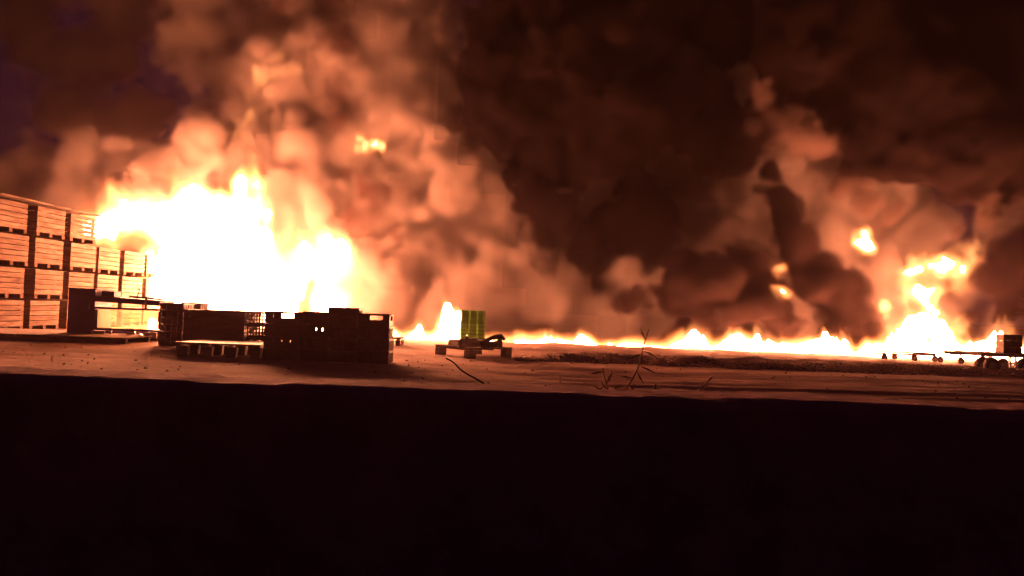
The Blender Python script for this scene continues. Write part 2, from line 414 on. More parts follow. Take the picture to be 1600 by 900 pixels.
for x in (mx1 + .42, mx2 - .35): mpart('leg', (x, MY + .62, zglb / 2 - .02), (.055, .055, zglb - .04), 'paint', .005)
for x, w_ in ((mx1 + .1, .3), (mx2 - .2, .28)): mpart('tray_plate', (x, MY - .05, zglb - .12), (w_, .03, .13), 'paint', .004)
mpart('bed', ((mx1 + mx2) / 2, MY + .5, zglb - .09), (gw, .3, .05), 'machine')
mt_ = MB(); mt_.tube([(0, -.12, 0), (0, .12, 0)], .085, 14); mt_.box((0, 0, -.1), (.16, .2, .05)); mt_.box((.02, -.05, .09), (.08, .08, .05))
mt_.build('motor', M['paint'], mc, (mx1 + .75 - ox, .1, .16), .4, .004)
MB().tube([(0, -.05, 0), (0, .05, 0)], .06, 12).build('pulley', M['steel'], mc, (mx1 + 1.0 - ox, 0, .1), .2)
lv = MB(); lv.tube([(0, 0, 0), (.03, 0, .1), (.05, 0, .2)], .012); lv.tube([(.03, 0, .1), (.09, 0, .13)], .012); lv.box((.05, 0, .21), (.04, .03, .03))
lv.build('lever', M['machine'], mc, (X_at(203, 462, MY) - ox, .3, zroof))
mpart('rail', (X_at(225, 466, MY), MY + .1, zroof + .02), (.75, .04, .04), 'machine', .005, (0, math.radians(3), 0))

# low dark platform along the foot of the bins
pf = thing('timber_platform', 'low dark timber platform under the dark machine', 'platform', (-10.2, 15.6, 0))
for k in range(9): MB().box((0, 0, 0), (.52, 2.2, .03)).build('plank', M['greywood'], pf, (-2.2 + k * .545, .5, .125), rnd.uniform(-.01, .01), .004)
for k in range(3): MB().box((0, 0, 0), (4.9, .09, .108)).build('bearer', M['greywood'], pf, (0, -.5 + k * .95, .055), 0, .005)

# ------------------------------------------------------------------ black crates
def bars_panel(w, h_, style):
    """a crate side made of bars, with openings that go right through"""
    m = MB(); t = .014
    if style == 'slot':
        m.box((0, 0, h_ * .23), (w, t, h_ * .46)); m.box((0, 0, h_ * .94), (w, t, h_ * .12))
        m.box((-w * .39, 0, h_ * .67), (w * .22, t, h_ * .42)); m.box((w * .39, 0, h_ * .67), (w * .22, t, h_ * .42))
    elif style == 'holes':
        m.box((0, 0, h_ * .2), (w, t, h_ * .4)); m.box((0, 0, h_ * .85), (w, t, h_ * .3))
        e = [-.5, -.25, -.19, -.02, .03, .22, .27, .5]
        for a, b in zip(e[::2], e[1::2]): m.box((w * (a + b) / 2, 0, h_ * .55), (w * (b - a), t, h_ * .3))
    elif style == 'lattice':
        m.box((0, 0, .02), (w, t, .04)); m.box((0, 0, h_ - .02), (w, t, .04))
        for k in range(7): m.box((w * (k / 6 - .5) * .96, 0, h_ / 2), (.022, t, h_ - .08))
        for k in range(2): m.box((0, 0, h_ * (.36 + .3 * k)), (w, t * .8, .018))
    else:
        m.box((0, 0, h_ / 2), (w, t, h_))
        for k in range(5): m.box((w * (k / 4 - .5) * .94, -t * .8, h_ * .45), (.02, t, h_ * .8))
    return m
def crate(label, loc, rz, w, d, h_, front, side, group, mt='black'):
    o = thing('plastic_crate', label, 'crate', loc, rz, group)
    bars_panel(w, h_, front).build('side_panel', M[mt], o, (0, -d / 2 + .01, 0))
    bars_panel(w, h_, front).build('side_panel', M[mt], o, (0, d / 2 - .01, 0), math.pi)
    bars_panel(d - .04, h_, side).build('end_panel', M[mt], o, (-w / 2 + .01, 0, 0), -math.pi / 2)
    bars_panel(d - .04, h_, side).build('end_panel', M[mt], o, (w / 2 - .01, 0, 0), math.pi / 2)
    MB().box((0, 0, .012), (w - .03, d - .03, .016)).build('base', M[mt], o)
    r = MB()
    for s in (-1, 1): r.box((0, s * (d / 2 - .002), h_ - .018), (w + .012, .022, .026)); r.box((s * (w / 2 - .002), 0, h_ - .019), (.022, d - .025, .025))
    r.build('rim', M[mt], o)
    return o
CY = 12.35
ppm = FPX / CY
stacks = [(411, 470, 4, ['holes', 'holes', 'holes', 'slot'], 'wide stack next to the low black pallet'),
          (470.5, 513, 4, ['solid', 'solid', 'holes', 'solid'], 'narrow stack left of the tallest stack'),
          (513.5, 557, 4, ['solid', 'solid', 'holes', 'solid'], 'tallest stack of the black crate row'),
          (557.5, 608, 4, ['solid', 'holes', 'solid', 'slot'], 'stack at the row end facing the green trays')]
tw = ['lowest', 'second lowest', 'second highest', 'uppermost']
for si_, (xa, xb, nn, st, wd) in enumerate(stacks):
    xa_, xb_ = X_at(xa, 540, CY), X_at(xb, 540, CY); w = xb_ - xa_ - .012
    top = Z_at((xa + xb) / 2, (488, 488, 494, 491)[si_], CY); hh = top / nn
    for t in range(nn):
        crate('black plastic crate, %s in the %s' % (tw[t], wd), ((xa_ + xb_) / 2 + rnd.uniform(-.006, .006), CY + .22 + rnd.uniform(-.01, .02), .012 + t * hh), rnd.uniform(-.02, .02), w, .44, hh - .004, st[t], 'solid' if t < 3 else 'slot', 'black crates stacked at the front')
xa_, xb_ = X_at(512, 490, CY), X_at(559, 490, CY)
crate('small black crate set on top of the tallest front stack', ((xa_ + xb_) / 2, CY + .22, Z_at(535, 494, CY) + .014), .06, xb_ - xa_, .42, Z_at(535, 482, CY) - Z_at(535, 494, CY), 'solid', 'solid', 'black crates stacked at the front')

# low black plastic pallets in front
def plastic_pallet(label, loc, rz, w, d, h_, nleg, mt='black', group='low pallets on the yard', fw=.13):
    o = thing('plastic_pallet', label, 'pallet', loc, rz, group)
    nb = 7
    for k in range(nb): MB().box((0, 0, 0), (w, d / nb * .8, .03)).build('deck_board', M[mt], o, (0, (k + .5) / nb * d - d / 2, h_ - .015), 0, .005)
    for k in range(3): MB().box((0, 0, 0), (.08, d - .01, .025)).build('cross_bar', M[mt], o, ((k - 1) * (w / 2 - .06), 0, h_ - .0435), 0)
    for i in range(nleg):
        for j in range(3):
            m = MB(); m.box((0, 0, 0), (fw, .13, h_ - .06))
            for v in m.bm.verts:
                if v.co.z < 0: v.co.x *= .8; v.co.y *= .8
            m.build('foot', M[mt], o, ((i / (nleg - 1) - .5) * (w - fw - .01), (j - 1) * (d / 2 - .08), (h_ - .06) / 2 + .002), 0, .012)
    return o
g0 = gp(340, 560)
xa_, xb_ = X_at(273, 550, g0.y), X_at(409, 550, g0.y)
plastic_pallet('low black plastic pallet with lit top left of the crate row', ((xa_ + xb_) / 2, g0.y + .5, 0), -.03, xb_ - xa_, 1.0, .25, 4, fw=.2)
# bulk bin and crates behind
BY = 14.6
xa_, xb_ = X_at(286, 515, BY), X_at(381, 515, BY); zt = Z_at(335, 485, BY)
bb = thing('bulk_bin', 'large smooth-sided black bulk bin behind the low black pallet', 'bin', ((xa_ + xb_) / 2, BY + .5, 0))
w = xb_ - xa_
for nm, c, d in (('side_wall', (0, -.48, zt / 2 + .06), (w, .03, zt - .12)), ('side_wall', (0, .48, zt / 2 + .06), (w, .03, zt - .12)),
                 ('end_wall', (-w / 2 + .016, 0, zt / 2 + .06), (.03, .925, zt - .12)), ('end_wall', (w / 2 - .016, 0, zt / 2 + .06), (.03, .925, zt - .12)), ('bottom', (0, 0, .14), (w - .07, .92, .03))):
    MB().box((0, 0, 0), d).build(nm, M['black2'], bb, c, 0, .006)
r = MB()
for s in (-1, 1): r.box((0, s * .49, zt - .02), (w + .04, .045, .04)); r.box((s * w / 2, 0, zt - .021), (.045, .93, .038))
r.build('rim', M['black'], bb)
for k in range(3): MB().box((0, 0, 0), (.12, .96, .118)).build('skid', M['black'], bb, ((k - 1) * (w / 2 - .07), 0, .06), 0, .01)
MB().box((0, 0, 0), (w - .1, .012, .012)).build('seam_rib', M['black2'], bb, (0, -.5, zt * .72))
xa_, xb_ = X_at(382, 515, BY), X_at(412, 515, BY); zt = Z_at(395, 487, BY)
for t in range(2):
    crate('%s black lattice crate with bright gaps beside the smooth bulk bin' % ('upper', 'lower')[1 - t], ((xa_ + xb_) / 2, BY + .4, .25 + t * (zt - .25) / 2), 0, xb_ - xa_, .5, (zt - .25) / 2 - .004, 'lattice', 'lattice', 'crates behind the low pallet')
plastic_pallet('black plastic pallet under the lattice crates', ((xa_ + xb_) / 2, BY + .4, 0), 0, (xb_ - xa_) + .06, .6, .245, 2)
SY = 15.0
xa_, xb_ = X_at(247, 505, SY), X_at(284, 505, SY)
zt = Z_at(266, 474, SY); 
for t in range(6):
    crate('shiny-edged black crate, %s of six between machine and bulk bin' % ['lowest', 'second lowest', 'third lowest', 'third highest', 'second highest', 'highest'][t], ((xa_ + xb_) / 2 + rnd.uniform(-.01, .01), SY + .3, .01 + t * zt / 6), rnd.uniform(-.03, .03), xb_ - xa_, .5, zt / 6 - .005, 'solid', 'solid', 'crates behind the low pallet', 'black2')
xa_, xb_ = X_at(286, 478, 15.9), X_at(310, 478, 15.9)
zt = Z_at(298, 473, 15.9)
for t in range(4):
    crate('black crate, %s of four showing over the smooth bulk bin' % ['lowest', 'second lowest', 'second highest', 'highest'][t], ((xa_ + xb_) / 2, 16.1, .01 + t * zt / 4), rnd.uniform(-.03, .03), xb_ - xa_ + .1, .4, zt / 4 - .005, 'solid', 'solid', 'crates behind the low pallet')

# ------------------------------------------------------------------ pallet in the middle with broken boards on it
p0 = gp(737, 560)
pl = thing('timber_pallet', 'dark block pallet standing corner-on in the middle of the yard', 'pallet', (p0.x + .0, p0.y + .62, 0), math.radians(42))
S = 1.12; ph = .27
for i in range(3):
    for j in range(3):
        if i == 1 or j == 1: continue
        MB().box((0, 0, 0), (.17, .17, .155)).build('block', M['greywood'], pl, ((i - 1) * (S / 2 - .085), (j - 1) * (S / 2 - .085), .08), 0, .008)
for i in range(3): MB().box((0, 0, 0), (.13, S, .03)).build('stringer', M['greywood'], pl, ((i - 1) * (S / 2 - .07), 0, .174), 0, .004)
for i in range(6): MB().box((0, 0, 0), (S, .15, .026)).build('deck_board', M['greywood'], pl, (0, (i - 2.5) * (S - .15) / 5, .203), 0, .004)
zb = .218
q = thing('broken_crate', 'broken dark timber crate side lying on the middle pallet', 'crate', (p0.x - .02, p0.y + .45, zb), math.radians(38))
for k, (x, y, z, l, rz) in enumerate([(-.2, -.35, .07, .75, .1), (-.25, -.2, .1, .6, .3), (.2, -.38, .06, .5, -.1), (-.3, .1, .07, .7, 1.5), (.3, .0, .06, .7, 1.4)]):
    MB().box((0, 0, 0), (l, .03, .12)).build('plank', M['greywood'], q, (x, y, z), (0, rnd.uniform(-.06, .06), rz), .004)
for x, y in ((-.5, -.36), (.42, -.36), (.1, .3)): MB().box((0, 0, 0), (.08, .08, .17)).build('corner_post', M['greywood'], q, (x, y, .085), .2, .005)
m = MB(); m.tube([(-.25, 0, .03), (-.1, 0, .1), (.08, .02, .17), (.2, 0, .19), (.28, 0, .12)], [.03, .04, .05, .05, .03], 8)
tag(m.build('burnt_log', M['bark'], None, (p0.x + .36, p0.y + .42, zb + .03), .2, smooth=True), 'crooked dark branch stub lying over the right end of the pallet', 'log')
# far red-brown pallet end
g1 = gp(622, 541)
plastic_pallet('red-brown pallet half hidden behind the black crate row', (g1.x - .45, g1.y + .4, 0), .02, 1.0, .8, .2, 4, 'redpaint')

# ------------------------------------------------------------------ green tray stack
TY = 19.6
g2 = at(736, 539, TY); n_tr = 18
wt = at(757, 510, TY).x - at(716, 510, TY).x
ztop_ = Z_at(736, 485, TY); th = ztop_ / n_tr
def tray_mesh():
    w, d = wt / 1.08, wt / 1.08 * .7; m = MB()
    m.box((0, 0, th * .12), (w * .93, d * .9, th * .2))
    for s in (-1, 1):
        for k in range(3): m.box(((k - 1) * w * .335, s * (d / 2 - .012), th * .5), (w * .285, .024, th * .76))
        for k in range(2): m.box((s * (w / 2 - .012), (k - .5) * d * .46, th * .5), (.024, d * .4, th * .8))
        m.box((0, s * (d / 2), th * .86), (w + .02, .03, th * .16)); m.box((s * (w / 2), 0, th * .85), (.03, d - .01, th * .15))
    return m.mesh('plastic_tray')
tm = tray_mesh(); tm.materials.append(M['green'])
for t in range(n_tr):
    o = obj('plastic_tray', tm, None, None, (g2.x + rnd.uniform(-.006, .006), TY + .3, .004 + t * th), math.radians(9) + rnd.uniform(-.012, .012))
    tag(o, 'topmost tray of the tall lime green stack' if t == n_tr - 1 else 'thin lime green plastic tray in the tall stack beside the flames', 'tray', 'green trays in the tall stack')

# ------------------------------------------------------------------ trolleys at the right
def wheel(par, c, R, r, name='wheel'):
    o = MB().ring(c, (0, 1, 0), R - r, r, 22, 10).build(name, M['rubber'], par, smooth=True)
    MB().tube([(c[0], c[1] - r * .6, c[2]), (c[0], c[1] + r * .6, c[2])], (R - r) * .75, 14).build('hub', M['steel'], o)
    return o
g3 = gp(1548, 585)
tx0, tY = g3.x, g3.y
t1 = thing('yard_trolley', 'low flat trolley with fat black tyres at the right edge', 'trolley', (tx0, tY, 0))
zdeck = Z_at(1575, 553, tY)
for dx, dy in ((.0, .0), (-.07, .18)): wheel(t1, (dx + .02, dy, .18), .18, .055)
for dx, dy in ((.55, .45), (.68, -.02), (1.35, 0.1), (1.3, .9), (.62, 1.0)): wheel(t1, (dx, dy, .165), .165, .05)
MB().box((0, 0, 0), (2.0, .05, .05)).build('frame_rail', M['steel'], t1, (.85, .12, zdeck - .05), 0, .005)
MB().box((0, 0, 0), (2.0, .05, .05)).build('frame_rail', M['steel'], t1, (.85, .95, zdeck - .05), 0, .005)
for k in range(9): MB().box((0, 0, 0), (.2, 1.0, .025)).build('deck_board', M['greywood'], t1, (-.05 + k * .225, .53, zdeck - .012), 0, .003)
for x in (.1, .5, .62, 1.2): MB().box((0, 0, 0), (.035, .035, zdeck - .2)).build('strut', M['steel'], t1, (x, .16, zdeck / 2 + .03))
MB().bar((.15, .2, .12), (.75, .2, .28), .025).build('steering_rod', M['steel'], t1)
MB().bar((-.75, .4, zdeck - .03), (-.1, .4, zdeck - .05), .05).build('drawbar', M['steel'], t1)
bw = X_at(1586, 535, tY) - X_at(1560, 535, tY)
wc = thing('wooden_crate', 'small slatted wooden crate standing on the right edge trolley', 'crate', (X_at(1576, 550, tY + .4), tY + .4, zdeck + .003), math.radians(-14))
zh = Z_at(1575, 523, tY) - zdeck
for k in range(3):
    z = zh * (k + .5) / 3
    for s in (-1, 1):
        MB().box((0, 0, 0), (bw, .016, zh / 3 * .93)).build('slat', M['wood_b'], wc, (0, s * .22, z), 0, .002)
        MB().box((0, 0, 0), (.016, .42, zh / 3 * .985)).build('slat', M['greywood'], wc, (s * (bw / 2 - .012), 0, z), 0, .002)
for sx_ in (-1, 1):
    for sy_ in (-1, 1): MB().box((0, 0, 0), (.04, .04, zh)).build('corner_post', M['wood_b'], wc, (sx_ * (bw / 2 - .042), sy_ * .185, zh / 2))
def far_trolley(label, xs_, wheels, Y):
    a, b = X_at(xs_[0], 552, Y), X_at(xs_[1], 552, Y)
    t = thing('flat_trolley', label, 'trolley', ((a + b) / 2, Y, 0), 0, 'burning flat trolleys')
    zc = Z_at((xs_[0] + xs_[1]) / 2, 551, Y)
    MB().box((0, 0, 0), (b - a, .6, .03)).build('deck', M['greywood'], t, (0, .3, zc), (0, .005, 0), .004)
    MB().box((0, 0, 0), (b - a - .1, .04, .05)).build('frame_rail', M['steel'], t, (0, .06, zc - .045))
    for px, big in wheels:
        x = X_at(px, 556, Y) - (a + b) / 2
        wheel(t, (x, .0 + .5 * (not big), .085), .085, .03, 'wheel')
        MB().box((0, 0, 0), (.03, .03, zc - .1)).build('fork', M['steel'], t, (x, .02 + .5 * (not big), zc / 2 + .04))
far_trolley('long thin flat trolley standing in flames, nearer the ground fire', (1350, 1467), ((1382, 1), (1413, 0), (1429, 1), (1445, 0), (1461, 1)), 19.6)
far_trolley('short flat trolley in flames next to the tyred trolley', (1483, 1542), ((1487, 0), (1502, 1), (1520, 0), (1534, 1)), 18.9)

# ------------------------------------------------------------------ loose stones and gravel
sg = np.random.default_rng(5)
def stones(name, pts, mt):
    base = np.array([(1, 0, 0), (-1, 0, 0), (0, 1, 0), (0, -1, 0), (0, 0, 1), (0, 0, -.5)], float)
    fc = np.array([(0, 2, 4), (2, 1, 4), (1, 3, 4), (3, 0, 4), (2, 0, 5), (1, 2, 5), (3, 1, 5), (0, 3, 5)])
    V, F = [], []
    for i, (x, y, s) in enumerate(pts):
        a = sg.uniform(0, 6.28); R_ = np.array([[math.cos(a), -math.sin(a), 0], [math.sin(a), math.cos(a), 0], [0, 0, 1]])
        v = (base * sg.uniform(.6, 1.3, (6, 3)) * (1, .75, .6)) @ R_.T * s + (x, y, ground_z(x, y) + s * .15)
        V.append(v); F.append(fc + 6 * i)
    me = bpy.data.meshes.new(name); me.from_pydata(np.concatenate(V).tolist(), [], np.concatenate(F).tolist())
    return tag(obj(name, me, mt), None, None, None, 'stuff')
pts = []
for _ in range(9000):
    x = sg.uniform(.1, 15); y = 14.25 + abs(sg.normal(0, .55)); pts.append((x, y, sg.uniform(.006, .022) * (1 + (sg.random() < .04) * 1.2)))
for _ in range(1600):
    pts.append((sg.uniform(-14, 14), sg.uniform(7.5, 21), sg.uniform(.004, .016)))
for _ in range(260):
    pts.append((sg.uniform(-13, 13), sg.uniform(8.5, 14), sg.uniform(.014, .035)))
stones('gravel', pts, M['gravel'])

# ------------------------------------------------------------------ reeds behind the wall, cable, twigs
RY = 2.62
def blade(m, pts, w):
    P = [at(x, y, RY) for x, y in pts]; n = len(P); prev = None
    for i, p in enumerate(P):
        t = (P[min(i + 1, n - 1)] - P[max(i - 1, 0)]).normalized(); s = t.cross(Vector((.2, 1, .1))).normalized()
        k = math.sin(math.pi * (.12 + .86 * i / (n - 1))) * w / 2
        row = [m.bm.verts.new(p - s * k), m.bm.verts.new(p + Vector((0, .002, 0))), m.bm.verts.new(p + s * k)]
        if prev: m.bm.faces.new((prev[0], prev[1], row[1], row[0])); m.bm.faces.new((prev[1], prev[2], row[2], row[1]))
        prev = row
def reed(label, stem, leaves, w=.0035):
    b = at(*stem[0], RY); o = thing('reed', label, 'plant', (b.x, RY, 0), 0, 'dry reeds behind the low wall')
    base = Vector((b.x, RY, 0))
    P = [Vector((b.x + .01, RY, 0))] + [at(x, y, RY) for x, y in stem]
    m = MB(); m.tube([p - base for p in P], [w] + [w * (1 - .6 * i / len(stem)) for i in range(len(stem))], 6)
    m.build('stalk', M['reed'], o)
    for lf in leaves:
        m = MB(); blade(m, lf, .0065)
        for v in m.bm.verts: v.co -= base
        m.build('leaf', M['reed'], o)
reed('tallest dry reed with drooping leaves above the wall', [(972, 622), (985, 597), (996, 578), (1001, 562), (1004, 548), (1008, 532), (1014, 514)],
     [[(1008, 531), (1004, 522), (1000, 512)], [(1003, 552), (992, 557), (975, 563)], [(1005, 549), (1015, 552), (1030, 561)], [(1002, 573), (1012, 577), (1026, 584)], [(996, 582), (1000, 590), (1006, 600)],
      [(990, 592), (978, 589), (968, 587)], [(978, 609), (968, 611), (956, 617)], [(984, 604), (994, 612), (1002, 620)]])
reed('short bushy dry reed left of the tallest one', [(955, 622), (948, 603), (945, 590), (942, 575)],
     [[(943, 581), (933, 582), (922, 584)], [(946, 602), (934, 610), (923, 618)], [(949, 606), (955, 614), (961, 620)], [(948, 604), (965, 605), (980, 604)], [(947, 600), (953, 593), (950, 588)], [(951, 612), (944, 604), (938, 594)], [(956, 618), (962, 606), (972, 600)], [(947, 596), (954, 588), (957, 580)], [(940, 619), (936, 608), (929, 603)]])
reed('single bent reed leaf tip right of the tall reed', [(1029, 622), (1027, 612), (1024, 600)], [[(1025, 603), (1023, 608), (1022, 614)]], .003)
reed('lone forked reed shoot farthest toward the trolley', [(1089, 624), (1096, 607), (1105, 597), (1112, 590)], [[(1096, 614), (1115, 613), (1137, 610)], [(1104, 598), (1110, 592), (1114, 588)]], .003)
ca, cb = gp(697, 561), gp(762, 608)
m = MB(); m.tube([ca.lerp(cb, i / 8) + Vector((.03 * math.sin(i * 1.1), 0, .015)) for i in range(9)], .012, 6)  # near-black tube drawn as a thin dark line on the ground
tag(m.build('ground_streak', M['streak']), 'thin dark cable running over the yard from the pallet', 'streak')
tb = Vector((at(1640, 480, 12).x, 12, 0))
tw_ = thing('bare_sapling', 'bare dark twigs reaching in at the right edge over the trolley', 'tree', tb)
m = MB(); m.tube([(0, 0, 0), (.03, 0, .7), (-.03, 0, 1.4), (.02, 0, 2.1)], [.03, .025, .018, .006], 8); m.build('trunk', M['bark'], tw_)
for pts_ in ([(1636, 515), (1605, 492), (1588, 476)], [(1634, 500), (1612, 478), (1592, 463)], [(1636, 525), (1612, 506), (1598, 486)], [(1605, 492), (1596, 488), (1586, 488)]):
    m = MB(); m.tube([at(x, y, 12) - tb for x, y in pts_], [.01, .006, .003], 5); m.build('branch', M['bark'], tw_)

# ------------------------------------------------------------------ fires
def px_r(r, Y): return r * Y / FPX
def fire(label, blobs, lo, hi, vox, seed, namp, soft, core_thr, base=None, sy=1.0, st=(1, 1, 2.2), mt='flame', lams=(1.2, .55, .28), core=42, gr=1.0):
    g = Grid(lo, hi, vox, seed)
    for x, y, Y, r in blobs:
        p = at(x, y, Y); g.sphere((p.x, p.y, p.z), px_r(r, Y) * gr, sy)
    F = g.warp(g.F, [l * .8 for l in lams], namp * .6) + namp * (.55 - 1.5 * np.abs(g.noise(lams[:2], .6, st)) + .6 * g.noise(lams[1:] + (lams[-1] * .5,), .75, st))
    d = sstep((F + .22 * soft) / soft); d = g.fade(d, (.15,) * 3, False).astype(np.float32)
    o = thing('fire', label, 'fire', (float((lo[0] + hi[0]) / 2), float((lo[1] + hi[1]) / 2), max(0.0, float(lo[2]))))
    bpy.context.view_layer.update()
    volume_obj('flame', g, d, M[mt], o)['kind'] = 'stuff'
    if core:
        core_obj('flame_core', g, d, core_thr, fire_core_mat(core), o)
    return o
fb = [(378, 292, 29), (375, 330, 36), (345, 345, 48), (300, 340, 48), (255, 345, 44), (215, 342, 38), (185, 340, 32), (155, 338, 25), (130, 339, 18), (112, 341, 13),
      (300, 410, 62), (370, 420, 62), (440, 455, 50), (488, 408, 46), (510, 412, 38), (500, 460, 42), (420, 485, 60), (330, 485, 60), (275, 460, 36), (500, 495, 40), (260, 500, 20), (205, 372, 22), (228, 385, 26), (240, 420, 22)]
fire('big white-hot blaze over the wooden bins and black crates', [(x, y, 25.6, r) for x, y, r in fb], (-17, 23.6, 0), (-4.6, 27.8, 7.2), .075, 21, .36, 1.0, .7, sy=.75, st=(1, 1, 2.8))
def fire_line(label, prof, Y, thick, seed, core, lift=.45, vox=.045, soft=.3):
    """flames standing on the ground: ragged tongues of the heights in prof (pixel column, flame tip row) burning along X at depth Y"""
    px = np.array([p[0] for p in prof], float)
    wx = np.array([at(p[0], p[1], Y).x for p in prof]); wz = np.array([max(.03, at(p[0], p[1], Y).z) for p in prof])
    lo = (wx[0] - .35, Y - thick / 2 - .2, -.09); hi = (wx[-1] + .35, Y + thick / 2 + .2, wz.max() * 1.7 + .35)
    g = Grid(lo, hi, vox, seed); nx_, ny_, nz_ = g.shape
    Hh = np.interp(g.ax[0], wx, wz); ends = np.clip(np.minimum(g.ax[0] - wx[0] + .1, wx[-1] + .1 - g.ax[0]) / .3, 0, 1)
    def n2(lx, ly):
        m = (int(g.size[0] / lx) + 4, int(g.size[1] / ly) + 4)
        return up(nx_, m[0]) @ g.rng.standard_normal(m).astype(np.float32) @ up(ny_, m[1]).T * 1.9
    tong = 1 - np.abs(n2(.34, .5)) * 1.1 + .45 * n2(.9, .8) + .55 * (1 - 2.2 * np.abs(n2(.15, .25))) + .3 * (1 - 2.2 * np.abs(n2(.08, .2)))
    Ht = (Hh[:, None] * (1 - lift + lift * tong)) ; Ht = np.maximum(Ht, .55 * Hh[:, None]) * ends[:, None]
    Fz = (Ht[:, :, None] - g.ax[2][None, None, :]) * .5 + .14
    Fy = (thick / 2 - np.abs(g.ax[1] - Y))[None, :, None] - .35 * np.clip(g.ax[2] / max(wz.max(), .3), 0, 1)[None, None, :] * thick / 2
    g.F = np.minimum(Fz, Fy * .8 + .08).astype(np.float32)
    F = g.warp(g.F, (.7, .3), .10) + .035 * g.noise((.4, .2, .1), .7, (1, 1, 2))
    d = sstep(F / soft).astype(np.float32)
    o = thing('fire', label, 'fire', (float(wx.mean()), Y, 0)); bpy.context.view_layer.update()
    volume_obj('flame', g, d, M['line'], o)['kind'] = 'stuff'
    core_obj('flame_core', g, d, .8, fire_core_mat(core), o)
fire_line('white flames on the ground between crate row and green trays', [(596, 520), (610, 505), (622, 516), (632, 518), (645, 516), (655, 508), (668, 498), (680, 486), (692, 472), (703, 472), (714, 480), (722, 500), (728, 530)], 22.3, 1.3, 22, 45, .4)
fire_line('long low line of flames along the middle of the yard', [(752, 536), (800, 531), (820, 524), (842, 522), (856, 518), (900, 527), (922, 520), (945, 533), (970, 532), (1000, 528), (1040, 531), (1062, 524), (1090, 531), (1110, 535), (1128, 528), (1142, 512), (1155, 504), (1172, 513), (1200, 518), (1225, 524), (1250, 518), (1275, 516), (1300, 524), (1320, 538), (1340, 550)], 22.3, 1.4, 23, 60, .6)
fire_line('white flames behind the flat trolleys at the right', [(1338, 540), (1346, 528), (1360, 530), (1385, 524), (1410, 520), (1435, 520), (1460, 524), (1490, 524), (1520, 524), (1545, 522), (1556, 508), (1563, 524), (1590, 534), (1640, 540)], 21.6, 1.6, 24, 75, .5)
def ball(label, blobs, seed, Y, namp=.08, soft=.42, mt='flame', core=40):
    P = [at(x, y, Y) for x, y, r in blobs]; R = max(px_r(r, Y) for *_, r in blobs) + .5
    lo = [min(p[a] for p in P) - R for a in range(3)]; hi = [max(p[a] for p in P) + R for a in range(3)]
    fire(label, [(x, y, Y, r) for x, y, r in blobs], lo, hi, .06, seed, namp, soft, .8, mt=mt, st=(1, 1, 1.3), lams=(.7, .35, .18), core=core, gr=1.35 if mt == 'soft' else 1.2)
ball('small fireball glowing high in the smoke column', [(558, 231, 9), (569, 230, 11), (581, 229, 12), (594, 231, 10), (562, 220, 8)], 31, 24.6)
ball('round fireball over the right-hand flames', [(1349, 382, 16), (1351, 365, 13), (1358, 392, 8), (1345, 395, 8)], 32, 24.6)
ball('small upper fireball in the dark smoke pillar', [(1216, 421, 13), (1214, 430, 10)], 33, 22.9)
ball('ragged lower fireball in the dark smoke pillar', [(1214, 462, 11), (1224, 457, 10), (1205, 470, 8)], 34, 22.9, .08)
ball('slanting yellow flame billow at the upper right', [(1425, 432, 20), (1445, 426, 24), (1465, 418, 26), (1485, 410, 26), (1502, 400, 20), (1516, 394, 13)], 35, 25.3, .26, 1.1, 'soft', 40)
ball('lower yellow flame billow rising from the trolleys', [(1440, 462, 22), (1455, 470, 20), (1425, 452, 14), (1446, 488, 24), (1442, 510, 30), (1420, 522, 26), (1470, 522, 26)], 36, 24.8, .24, 1.0, 'soft', 40)
ball('small flame puff beside the right-hand blaze', [(1380, 482, 12), (1384, 492, 9)], 37, 24.0)
ball('faint orange flame wisp high over the big blaze', [(412, 128, 14), (420, 112, 16), (436, 106, 12), (410, 145, 8), (404, 180, 8), (385, 188, 10), (365, 203, 10), (350, 215, 10), (380, 205, 8)], 38, 25.5, .35, .8, 'wisp', 0)
for k, (x, y, r) in enumerate([(207, 500, 8), (237, 508, 11)]):
    ball(('small' , 'larger')[k] + ' flame seen through the glass panel of the machine', [(x, y, r), (x - 2, y - r * .8, r * .7), (x + 2, y + r, r)], 40 + k, 20.5 + k, .06, .15)

# ------------------------------------------------------------------ smoke
def smoke(name, label, blobs, lo, hi, vox, seed, soft, amp, col, dens, levels=2, nch=12, lams=(1.3, .65, .36, .22), var=.5, warp=((3.0, 1.4, .6), .3), veil=.05):
    g = Grid(lo, hi, vox, seed)
    for x, y, Y, r in blobs:
        Y = Y + g.rng.uniform(-.6, .6); p = at(x, y, Y); g.billow((p.x, p.y, p.z), px_r(r, Y) * .88, levels, nch)
    F = g.warp(g.F, warp[0], warp[1]) + amp * g.noise(lams, .76)
    d = (sstep(F / soft) + veil * sstep((F + .9) / 1.4)) * np.clip(1 + var * g.noise((2.2, 1.1, .5), .6), .15, 3)
    d = (g.fade(d, (2.0, .8, 2.0)) * 20).astype(np.float32); d[d < (.02 if veil else .1)] = 0
    o = volume_obj(name, g, d, smoke_mat(name, col, dens / 20))
    return tag(o, label, 'smoke', None, 'stuff')
S1 = [(x, y, 27.4, r) for x, y, r in [(-50, 265, 60), (0, 280, 55), (45, 265, 42), (-60, 300, 50), (20, 295, 45), (70, 290, 45), (120, 268, 45), (170, 285, 55), (230, 275, 55), (290, 255, 55), (100, 335, 60), (200, 340, 70), (300, 330, 70), (0, 350, 60)]]
